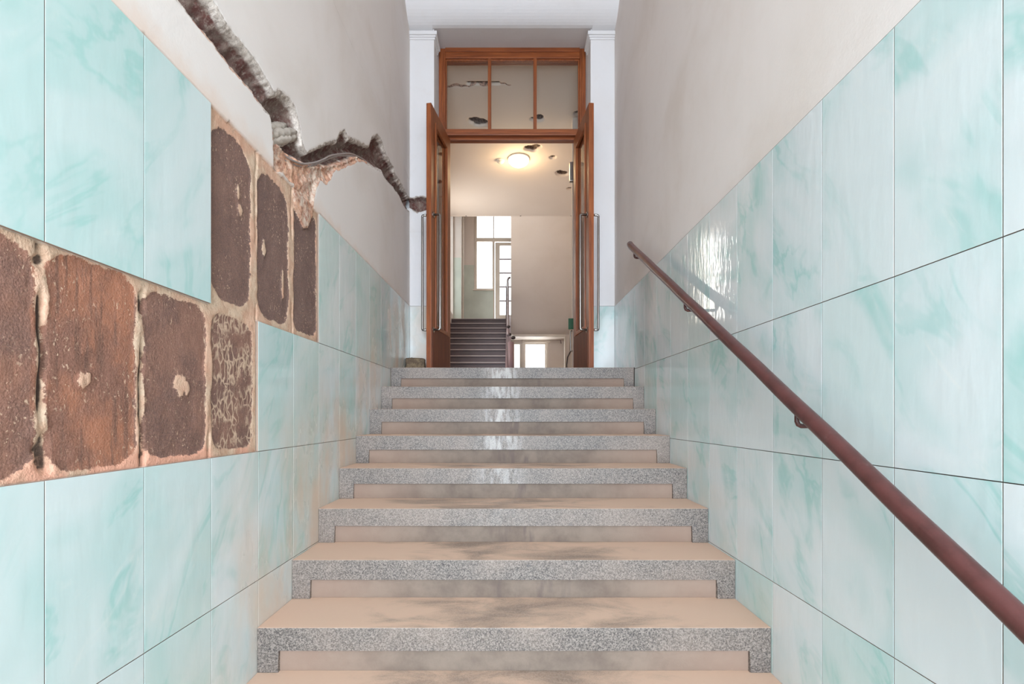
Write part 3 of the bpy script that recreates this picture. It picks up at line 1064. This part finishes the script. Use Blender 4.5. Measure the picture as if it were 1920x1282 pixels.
def cable(name, pxs, dep, r, label):
    P_ = [wl(*p) for p in pxs]
    pts = []
    V3 = [Vector((XL - d, a, H(b))) for (a, b), d in zip(P_, dep)]
    n = len(V3)
    for i in range(n - 1):
        p0, p1, p2, p3 = V3[max(0, i - 1)], V3[i], V3[i + 1], V3[min(n - 1, i + 2)]
        for k in range(6):
            t = k / 6
            pts.append(0.5 * ((2 * p1) + (-p0 + p2) * t + (2 * p0 - 5 * p1 + 4 * p2 - p3) * t * t + (-p0 + 3 * p1 - 3 * p2 + p3) * t ** 3))
    pts.append(V3[-1])
    bm = bmesh.new()
    tube(bm, pts, r, 8)
    o = link(name, bm, M['cable'], None, True)
    tag(o, label, 'cable')
    return o


cable('electrical_cable', [(524, 272), (532, 280), (545, 296), (556, 303), (570, 307), (590, 305), (608, 299), (622, 292), (640, 289), (662, 288), (680, 296), (698, 308), (708, 316)],
      [0.050, 0.025, 0.010, 0.004, 0.004, 0.004, 0.006, 0.010, 0.012, 0.014, 0.014, 0.018, 0.045], 0.0045, 'grey electrical cable drooping along the broken channel, the upper of two')
cable('electrical_cable', [(523, 276), (534, 290), (548, 303), (566, 311), (588, 311), (606, 305), (625, 297), (645, 292), (668, 294), (688, 303), (704, 317)],
      [0.060, 0.035, 0.022, 0.016, 0.014, 0.016, 0.022, 0.028, 0.03, 0.035, 0.060], 0.0035, 'thinner grey cable just below the other one in the broken channel')

# crumbly mortar lumps bridging the channel bend
lump_mat = m_plaster('lump_mortar', (176, 164, 152), (110, 104, 98), 0.8)


def lump(a, b, r, parent, dep, seed):
    pa, pb = wl(*a), wl(*b)
    A_ = Vector((XL - dep, pa[0], H(pa[1]))); B_ = Vector((XL - dep, pb[0], H(pb[1])))
    bm = bmesh.new()
    n = 30
    pts = [A_.lerp(B_, i / (n - 1)) for i in range(n)]
    tube(bm, pts, [r * (0.6 + 0.5 * math.sin(math.pi * (0.12 + 0.8 * i / (n - 1))) + random.uniform(-.06, .06)) for i in range(n)], 22)
    for v in bm.verts:
        v.co += Vector(mn.noise_vector(v.co * 30 + Vector((seed, 0, 0)))) * r * 0.22 + Vector(mn.noise_vector(v.co * 90 + Vector((seed, 0, 0)))) * r * 0.28
    o = link('mortar_lump', bm, lump_mat, parent, True)
    o['label'] = 'rough grey mortar lump bridging the channel'
    return o


lump((508, 256), (562, 247), 0.020, wall_left, 0.030, 1)
lump((508, 268), (561, 258), 0.016, wall_left, 0.022, 4)
lump((510, 275), (548, 266), 0.014, wall_left, 0.030, 8)
lump((510, 247), (556, 236), 0.020, wall_left, 0.055, 8)

# ------------------------------------------------------------------ hall beyond the doors
XHL, XHR = -1.42, 1.55
HC = 3.72
YE = 9.235


def cpt(px, py):
    y = F * HC / (VY - py)
    return ((px - VX) * y / F, y)


us = np.append(np.arange(XHL, XHR, 0.014), XHR)
vs_ = np.append(np.arange(YF + 0.10, YE, 0.014), YE)
U, V = np.meshgrid(us, vs_, indexing='ij')
hm = np.full_like(U, -1.0)
for (px, py, rx, ry) in ((890, 227, 11, 5.5), (903, 230, 11, 6), (896, 232, 8, 5), (1012, 222, 7, 6), (999, 223, 4, 3), (1082, 212.5, 5, 3), (1005, 276, 8, 4.5), (993, 278, 9, 4.5), (1000, 280, 7, 4), (1037, 295, 5.5, 2.5), (1055, 326, 10, 4), (1049, 323, 6, 2.6), (1069, 353.5, 5, 1.8)):
    cx, cy = cpt(px, py)
    dy = (cpt(px, py + ry)[1] - cpt(px, py - ry)[1]) / 2
    dx = rx * cy / F * 1.3; dy *= 1.3
    hm = np.maximum(hm, 1 - np.hypot((U - cx) / dx, (V - cy) / dy) + fbm(U, V, 16, 3, 3) * 0.35)
c0 = cpt(837, 161); c1 = cpt(957, 157)
cr = 1 - np.abs(V - (c0[1] + (c1[1] - c0[1]) * (U - c0[0]) / (c1[0] - c0[0])) - fbm(U, U * 0 + 2, 9, 3, 2) * 0.12) / (0.018 + 0.05 * np.clip(fbm(U, V, 7, 2, 4) * 2 + .2, 0, 1))
cr = np.where((U > c0[0] - 0.1) & (U < c1[0]), cr, -1)
slot = np.where((U > cpt(875, 155)[0]) & (U < cpt(938, 155)[0]), 1 - np.abs(V - cpt(900, 156)[1]) / 0.03, -1)
crack = np.clip(cr, 0, 1)
holev = np.clip(np.maximum(hm * 2.2, slot * 1.6), 0, 1)
Pc = np.stack([U, V, H(HC) + holev * 0.06 + crack * 0.01], -1)
ceil_h = grid_mesh('ceiling_hall', Pc, M['hall_ceiling'], {'hole': holev, 'crack': crack})
struct(ceil_h, 'cream hall ceiling with broken holes and a long crack')
bm = bmesh.new()
box(bm, XHL - 0.2, XHR + 0.2, YF + 0.10, YE, H(HC) + 0.075, H(HC) + 0.32)
link('slab', bm, M['cream_plaster'], ceil_h)
bm = bmesh.new()
box(bm, XHL, XHR, YE - 0.012, YE + 0.004, H(HC) - 0.006, H(HC) + 0.32, 0.002)
link('edge_strip', bm, M['cream_plaster'], ceil_h)

bm = bmesh.new()
WIN = ((8.2, 9.0, 1.65, 3.25), (11.72, 12.24, 2.5, 5.0))
ya = YF + 0.10
for (a0, a1, b0, b1) in WIN:
    box(bm, XHL - 0.2, XHL, ya, a0, 0, H(6.4))
    box(bm, XHL - 0.2, XHL, a0, a1, 0, H(b0))
    box(bm, XHL - 0.2, XHL, a0, a1, H(b1), H(6.4))
    ya = a1
box(bm, XHL - 0.2, XHL, ya, 13.1, 0, H(6.4))
struct(link('wall_hall_left', bm, M['cream_plaster']), 'cream wall along the left of the dark stairs')
bm = bmesh.new()
box(bm, XHR, XHR + 0.2, YF + 0.10, 13.1, 0, H(6.4))
struct(link('wall_hall_right', bm, M['cream_plaster']), 'cream wall along the right of the hall')
bm = bmesh.new()
box(bm, XHL - 0.2, XA + 0.001, YF + 0.11, YF + 0.25, H(HL), H(HC) + 0.02)
box(bm, XB - 0.001, XHR + 0.2, YF + 0.11, YF + 0.25, H(HL), H(HC) + 0.02)
struct(link('wall_hall_front', bm, M['cream_plaster']), 'hall side of the wall around the double door')
bm = bmesh.new()
box(bm, XHL - 0.2, XHR + 0.2, YE, 13.1, H(6.4), H(6.55))
struct(link('ceiling_stairwell', bm, M['cream_plaster']), 'ceiling high above the rear stairwell')
bm = bmesh.new()
box(bm, XHL - 0.2, XHR + 0.2, 8.6, 13.1, H(-1.45), H(-1.3))
struct(link('floor_lower', bm, M['floor']), 'lower floor beneath the dark stairs')
bm = bmesh.new()
box(bm, XHL, XHR, 8.45, 8.6, H(-1.3), H(HL) - 0.15)
struct(link('wall_below_landing', bm, M['cream_plaster']), 'wall under the edge of the hall landing')
bm = bmesh.new()
box(bm, XHL - 0.2, XHR + 0.2, YE - 0.16, YE - 0.001, H(HC) + 0.32, H(6.4))
struct(link('wall_upper_floor', bm, M['cream_plaster']), 'wall of the upper floor above the hall ceiling edge')

# sloping soffit of the flight above
bm = bmesh.new()
prism(bm, [(YE, H(3.72)), (12.0, H(1.99)), (12.0, H(2.352)), (11.9, H(2.56)), (YE, H(4.02))], 0.0, XHR)
struct(link('ceiling_soffit', bm, M['cream_plaster']), 'plain cream underside of the stair flight rising above the passage')
# half landing
bm = bmesh.new()
box(bm, XHL, 0.0, 12.0, 12.9, H(2.08), H(2.35))
box(bm, 0.0, XHR, 12.0, 12.9, H(1.99), H(2.35))
struct(link('floor_half_landing', bm, M['cream_plaster']), 'half landing at the head of the dark stairs')

# windows in the left hall wall, whose light the right wall tiles mirror
for wi, (a0, a1, b0, b1) in enumerate(WIN):
    wn = empty('window_%d' % (4 + wi), (XHL - 0.12, (a0 + a1) / 2, H(b0)))
    struct(wn, ('tall side window in the hall wall left of the dark stairs', 'narrow bright side window beside the head of the dark stairs')[wi])
    bm = bmesh.new()
    f = 0.045
    box(bm, XHL - 0.15, XHL - 0.09, a0, a0 + f, H(b0), H(b1), 0.004)
    box(bm, XHL - 0.15, XHL - 0.09, a1 - f, a1, H(b0), H(b1), 0.004)
    box(bm, XHL - 0.15, XHL - 0.09, a0 + f, a1 - f, H(b0), H(b0) + f, 0.004)
    box(bm, XHL - 0.15, XHL - 0.09, a0 + f, a1 - f, H(b1) - f, H(b1), 0.004)
    box(bm, XHL - 0.14, XHL - 0.10, a0 + f, a1 - f, H((b0 + b1) / 2) - 0.015, H((b0 + b1) / 2) + 0.015, 0.003)
    part('window_frame', bm, M['cream_wood'], wn)
    bm = bmesh.new()
    box(bm, XHL - 0.125, XHL - 0.120, a0 + f, a1 - f, H(b0) + f, H(b1) - f)
    part('pane', bm, M['glass'], wn)

# rear wall with its openings
BX = 72.56


def bx_(px): return (px - VX) / BX


def bh(py): return (VY - py) / BX


x_a, x_b = bx_(889), 0.30
h_s, h_t = bh(543), 5.35
lx0, lx1, lh = 0.06, bx_(1028), 1.93
bm = bmesh.new()
Y0, Y1 = 12.9, 13.05
box(bm, XHL - 0.2, x_a, Y0, Y1, H(2.0), H(6.4))
box(bm, x_a, bx_(925), Y0, Y1, H(2.0), H(h_s))
box(bm, x_a, x_b, Y0, Y1, H(h_t), H(6.4))
box(bm, x_b, XHR + 0.2, Y0, Y1, H(2.0), H(6.4))
box(bm, bx_(925), x_b, Y0, Y1, H(2.0), H(2.352))
box(bm, XHL - 0.2, lx0, Y0, Y1, H(-1.3), H(2.001))
box(bm, lx1, XHR + 0.2, Y0, Y1, H(-1.3), H(2.001))
box(bm, lx0, lx1, Y0, Y1, H(lh), H(2.001))
box(bm, lx0, lx1, Y0, Y1, H(-1.3), H(-0.1))
wb = link('wall_rear', bm, M['cream_plaster'])
struct(wb, 'rear stairwell wall with tall bright windows')
bm = bmesh.new()
box(bm, XHL, x_a - 0.001, Y0 - 0.004, Y0, H(2.352), H(3.93))
box(bm, x_a - 0.001, bx_(925), Y0 - 0.004, Y0, H(2.352), H(h_s) - 0.02)
o = link('painted_dado', bm, M['mint'], wb); o['label'] = 'pale mint painted dado'
# pier in the corner
bm = bmesh.new()
box(bm, XHL, -1.222, 12.3, 12.9, H(2.35), H(6.4))
pier = link('wall_pier', bm, M['cream_plaster'])
struct(pier, 'narrow cream pier in the corner beside the heating pipe')
bm = bmesh.new()
box(bm, XHL + 0.001, -1.222, 12.296, 12.3, H(2.352), H(3.93))
link('painted_dado', bm, M['mint'], pier)
bm = bmesh.new()
tube(bm, [(-1.195, 12.42, H(2.352)), (-1.195, 12.42, H(6.3))], 0.024, 14)
pp = link('heating_pipe', bm, M['cream_wood'], None, True)
tag(pp, 'vertical cream pipe beside the corner pier at the head of the dark stairs', 'pipe')

# upper rear window
w2 = empty('window_2', (-0.6, 12.95, H(h_s)))
struct(w2, 'tall white rear window left of the glazed door')
FY0, FY1 = 12.93, 13.0
rail_h0, rail_h1 = bh(452), bh(445)
bm = bmesh.new()
box(bm, x_a, bx_(894), FY0, FY1, H(h_s), H(h_t), 0.004)
box(bm, bx_(894), bx_(923), FY0, FY1, H(h_s), H(h_s) + 0.04, 0.004)
box(bm, bx_(923), bx_(927.5), FY0, FY1, H(2.352), H(rail_h0), 0.004)
box(bm, bx_(894), x_b, FY0, FY1, H(rail_h0), H(rail_h1), 0.004)
box(bm, bx_(894), x_b, FY0, FY1, H(h_t) - 0.06, H(h_t), 0.004)
box(bm, x_b - 0.06, x_b, FY0, FY1, H(rail_h1), H(h_t) - 0.06, 0.004)
box(bm, bx_(924.6), bx_(926.6), FY0, FY1, H(rail_h1), H(h_t) - 0.06, 0.003)
part('window_frame', bm, M['cream_wood'], w2)
bm = bmesh.new()
box(bm, x_a - 0.03, bx_(925), 12.84, 12.93, H(h_s) - 0.03, H(h_s) + 0.002, 0.006)
part('window_sill', bm, M['cream_wood'], w2)
for a0, a1, b0, b1 in ((bx_(894), bx_(923), h_s + 0.04, rail_h0), (bx_(894), bx_(925), rail_h1, h_t - 0.06), (bx_(926.3), x_b - 0.06, rail_h1, h_t - 0.06)):
    bm = bmesh.new(); box(bm, a0, a1, 12.96, 12.965, H(b0), H(b1))
    part('pane', bm, M['glass'], w2)
# glazed rear door
d3 = empty('door_3', (-0.1, 12.95, H(2.352)))
struct(d3, 'glazed cream rear door of small panes at the head of the dark stairs')
bm = bmesh.new()
dt = bh(454)
box(bm, bx_(928.5), bx_(937), 12.92, 12.97, H(2.36), H(dt), 0.005)
box(bm, x_b - 0.12, x_b, 12.92, 12.97, H(2.36), H(dt), 0.005)
box(bm, bx_(937), x_b - 0.12, 12.92, 12.97, H(bh(460)), H(dt), 0.005)
box(bm, bx_(937), x_b - 0.12, 12.92, 12.97, H(2.36), H(bh(590)), 0.005)
part('leaf_frame', bm, M['cream_wood'], d3)
bm = bmesh.new()
for py in (485, 511, 537, 563.5):
    box(bm, bx_(937), x_b - 0.12, 12.93, 12.96, H(bh(py)) - 0.016, H(bh(py)) + 0.016, 0.002)
part('glazing_bars', bm, M['iron_grey'], d3)  # grey instead of cream: backlit shade put into the bars' colour
bm = bmesh.new(); box(bm, bx_(937), x_b - 0.12, 12.963, 12.968, H(bh(590)), H(bh(460)))
part('pane', bm, M['glass'], d3)

# lower rear window
w3 = empty('window_3', (0.45, 12.95, H(-0.1)))
struct(w3, 'white lower window seen beneath the soffit, right of the dark stairs')
bm = bmesh.new()
box(bm, lx0, lx1, FY0, FY1, H(1.885), H(lh), 0.004)
box(bm, lx0, lx0 + 0.03, FY0, FY1, H(-0.1), H(1.885), 0.004)
box(bm, bx_(974.5), bx_(985.5), FY0, FY1, H(-0.1), H(1.885), 0.004)
box(bm, bx_(1022), lx1, FY0, FY1, H(-0.1), H(1.885), 0.004)
part('window_frame', bm, M['cream_wood'], w3)
bm = bmesh.new()
box(bm, bx_(980), lx1 + 0.05, 12.86, 12.93, H(bh(643)), H(bh(637.5)), 0.004)
box(bm, bx_(979), bx_(984), 12.87, 12.93, H(-0.1), H(bh(637.5)), 0.004)
box(bm, bx_(1024.5), bx_(1028.5), 12.87, 12.93, H(-0.1), H(bh(637.5)), 0.004)
part('casement', bm, M['cream_wood'], w3)
for a0, a1 in ((lx0 + 0.03, bx_(974.5)), (bx_(985.5), bx_(1022))):
    bm = bmesh.new(); box(bm, a0, a1, 12.963, 12.968, H(-0.1), H(1.886))
    part('pane', bm, M['glass'], w3)

# lining of the lower passage
bm = bmesh.new()
box(bm, 0.06, 1.325, 11.97, 12.06, H(1.93), H(1.989), 0.006)
box(bm, 1.285, 1.325, 11.97, 12.06, H(-1.3), H(1.93), 0.006)
struct(link('trim_4', bm, M['cream_wood']), 'cream lining around the lower passage')
bm = bmesh.new()
box(bm, 1.325, XHR, 12.0, 12.15, H(-1.3), H(1.989))
struct(link('wall_passage', bm, M['cream_plaster']), 'cream wall right of the lower passage')
# ragged wires on that wall
bm = bmesh.new()
tube(bm, [(1.52, 11.985, H(1.86)), (1.47, 11.985, H(1.70)), (1.43, 11.98, H(1.58)), (1.36, 11.975, H(1.44)), (1.335, 11.96, H(1.25)), (1.337, 11.965, H(0.9)), (1.333, 11.965, H(-1.2))], 0.013, 8)
o = link('wall_cable', bm, M['dark_iron'], None, True)
tag(o, 'dark cable hanging down the wall beside the lower passage', 'cable')
bm = bmesh.new()
p0 = (12.895)
tube(bm, [(bx_(1018), 12.89, H(bh(634))), (bx_(1034), 12.89, H(bh(634.5))), (bx_(1047), 12.89, H(bh(633.5))), (bx_(1051), 12.89, H(bh(637))), (bx_(1052), 12.89, H(bh(644)))], 0.010, 8)
o = link('wall_cable', bm, M['lilac'], None, True)
tag(o, 'thin brown cable bent over the top right corner of the lower window', 'cable')

# ------------------------------------------------------------------ dark stairs
ds = empty('dark_staircase', (-0.76, 8.6, H(HL)))
tag(ds, 'dark purple-brown stone stairs with pale nosings beyond the double door', 'staircase')
n = 12
rise2 = (2.352 - HL) / n
for k in range(n):
    zt = HL + rise2 * (k + 1)
    y0 = 8.6 + 0.3 * k
    bm = bmesh.new()
    x1 = -0.105
    xa = XHL + 0.001
    box(bm, xa, x1, y0 + 0.02, (y0 + 0.33 if k < n - 1 else 12.0), H(zt - rise2) - (0.12 if k else 0), H(zt) - 0.03)
    box(bm, xa, x1, y0, (y0 + 0.32 if k < n - 1 else 12.0), H(zt) - 0.035, H(zt), 0.004)
    s = part('step', bm, M['stone_dark'], ds)
    bm = bmesh.new()
    box(bm, xa, x1 - 0.001, y0 - 0.003, y0 + 0.02, H(zt) - 0.013, H(zt) + 0.001, 0.002, 1)
    nn = link('nosing', bm, M['nosing'], s)
    nn.matrix_parent_inverse = (s.matrix_parent_inverse)
    nn.matrix_parent_inverse = Matrix.Identity(4)
bm = bmesh.new()
prism(bm, [(8.6, H(HL)), (8.6, H(HL + 0.22)), (11.9, H(2.352 + 0.06)), (11.9, H(2.0)), (8.9, H(HL - 0.05))], -0.105, -0.003)
sg = part('string', bm, M['lilac'], ds); sg['label'] = 'lilac painted string along the open side'

ba = empty('balustrade', (-0.05, 8.8, H(HL)))
tag(ba, 'painted iron balustrade with dark knobs on the open side of the dark stairs', 'balustrade')
bm = bmesh.new()
tube(bm, [(-0.05, 8.75, H(1.44)), (-0.055, 9.2, H(1.66)), (-0.075, 11.7, H(3.08)), (-0.08, 11.9, H(3.26)), (-0.06, 12.0, H(3.34)), (-0.02, 12.02, H(3.36))], 0.026, 12)
part('rail', bm, M['iron_grey'], ba, True)
for k in range(11):
    yy = 8.95 + k * 0.29
    base = HL + 0.22 + (yy - 8.6) * (2.352 - 0.16 - HL) / 3.3
    tp = 1.44 + (yy - 8.75) * 0.56
    bm = bmesh.new()
    xx = -0.055 - 0.006 * k
    tube(bm, [(xx, yy, H(base) - 0.05), (xx, yy, H(tp))], 0.009, 8)
    part('baluster', bm, M['iron_grey'], ba, True)
bm = bmesh.new()
tube(bm, [(0.0, 8.66, H(HL)), (0.0, 8.66, H(1.30))], 0.05, 16)
part('newel_post', bm, M['lilac'], ba, True)
for (x, y, h, r) in ((-0.03, 9.05, 1.50, 0.04), (-0.045, 9.05, 1.64, 0.035), (0.04, 8.70, 1.385, 0.04)):
    bm = bmesh.new()
    bmesh.ops.create_uvsphere(bm, u_segments=16, v_segments=10, radius=r)
    for v in bm.verts:
        v.co.z *= 0.8
        v.co += Vector((x, y, H(h)))
    part('knob', bm, M['dark_iron'], ba, True)

# ------------------------------------------------------------------ hall fittings
lx, ly = cpt(972.5, 297)
lamp = empty('ceiling_lamp', (lx, ly, H(HC)))
tag(lamp, 'round opal glass ceiling lamp, switched on, with warm glow', 'lamp')
bm = bmesh.new()
lathe(bm, [(0, 0), (0.155, 0), (0.158, -0.012), (0.150, -0.018), (0, -0.018)], 40)
b = link('base', bm, M['white_plastic'], lamp, True)
bm = bmesh.new()
prof = [(0.150 * math.cos(a), -0.018 - 0.095 * math.sin(a)) for a in np.linspace(0, HP, 14)]
prof[-1] = (0, prof[-1][1])
lathe(bm, prof, 40)
link('lamp_shade', bm, M['lamp'], lamp, True)
ld = bpy.data.lights.new('lamp_bulb', 'POINT')
ld.energy = 14
ld.color = (1.0, 0.72, 0.40)
ld.shadow_soft_size = 0.12
lo_ = bpy.data.objects.new('lamp_bulb', ld)
lo_.location = (lx, ly, H(HC) - 0.22)
COL.objects.link(lo_)

sx, sy = cpt(938.5, 300)
sd_ = empty('smoke_detector', (sx, sy, H(HC)))
tag(sd_, 'small white smoke detector on the hall ceiling beside the lit lamp', 'smoke detector')
bm = bmesh.new()
lathe(bm, [(0, 0), (0.058, 0), (0.058, -0.016), (0.05, -0.02), (0, -0.02)], 28)
link('base', bm, M['white_plastic'], sd_, True)
bm = bmesh.new()
lathe(bm, [(0.044, -0.019), (0.046, -0.034), (0.034, -0.046), (0, -0.05)], 28)
link('sensor_cap', bm, M['white_plastic'], sd_, True)

# screws along the ceiling edge
for px in (874, 976, 1071):
    bm = bmesh.new()
    x = (px - VX) * YE / F
    bmesh.ops.create_icosphere(bm, subdivisions=2, radius=0.016)
    for v in bm.verts: v.co = Vector((v.co.x + x, v.co.y * 0.6 + YE - 0.012, v.co.z * 0.8 + H(HC) + 0.004))
    o = link('edge_screw', bm, M['dark_iron'], ceil_h, True)

# overhead closer arm plate on the frame, green plate and steel bar on the right wall
bm = bmesh.new()
yy = 5.19
X = lambda px, y: (px - VX) * y / F
Zp = lambda py, y: H((VY - py) * y / F)
box(bm, X(1068.5, yy), X(1076.5, yy), yy, yy + 0.05, Zp(338.5, yy), Zp(303, yy), 0.004)
for zz in (0.2, 0.8):
    z_ = Zp(338.5, yy) + (Zp(303, yy) - Zp(338.5, yy)) * zz
    tube(bm, [(X(1072.5, yy), yy + 0.002, z_), (X(1072.5, yy), yy - 0.004, z_)], 0.005, 8)
o = link('door_closer', bm, M['steel'], None)
tag(o, 'grey metal closer plate high on the oak frame beside the right door leaf', 'door closer')
bm = bmesh.new()
yy = 6.2
box(bm, 0.765, XHR, yy, yy + 0.12, H(HL), H(HC) - 0.001)
struct(link('wall_return', bm, M['cream_plaster']), 'short cream wall end in the hall behind the right door leaf')
bm = bmesh.new()
box(bm, X(1065.5, yy), X(1075, yy), yy - 0.012, yy - 0.0005, Zp(617.5, yy), Zp(597, yy), 0.002)
tube(bm, [(X(1070, yy), yy - 0.010, Zp(614, yy)), (X(1070, yy), yy - 0.016, Zp(614, yy))], 0.004, 8)
o = link('green_sign_plate', bm, M['green'], None)
tag(o, 'small blank green plate at the right edge of the doorway', 'sign plate')
bm = bmesh.new()
za, zb = Zp(657.5, yy), Zp(619, yy)
xq, xw = X(1070.2, yy), 0.766
tube(bm, [(xw, yy + 0.03, za), (xq + 0.01, yy + 0.03, za), (xq, yy + 0.03, za + 0.012), (xq, yy + 0.03, zb - 0.012), (xq + 0.01, yy + 0.03, zb), (xw, yy + 0.03, zb)], 0.011, 12)
o = link('steel_pull_bar', bm, M['steel'], None, True)
tag(o, 'short vertical steel pull bar in the hall, below the green plate', 'pull bar')
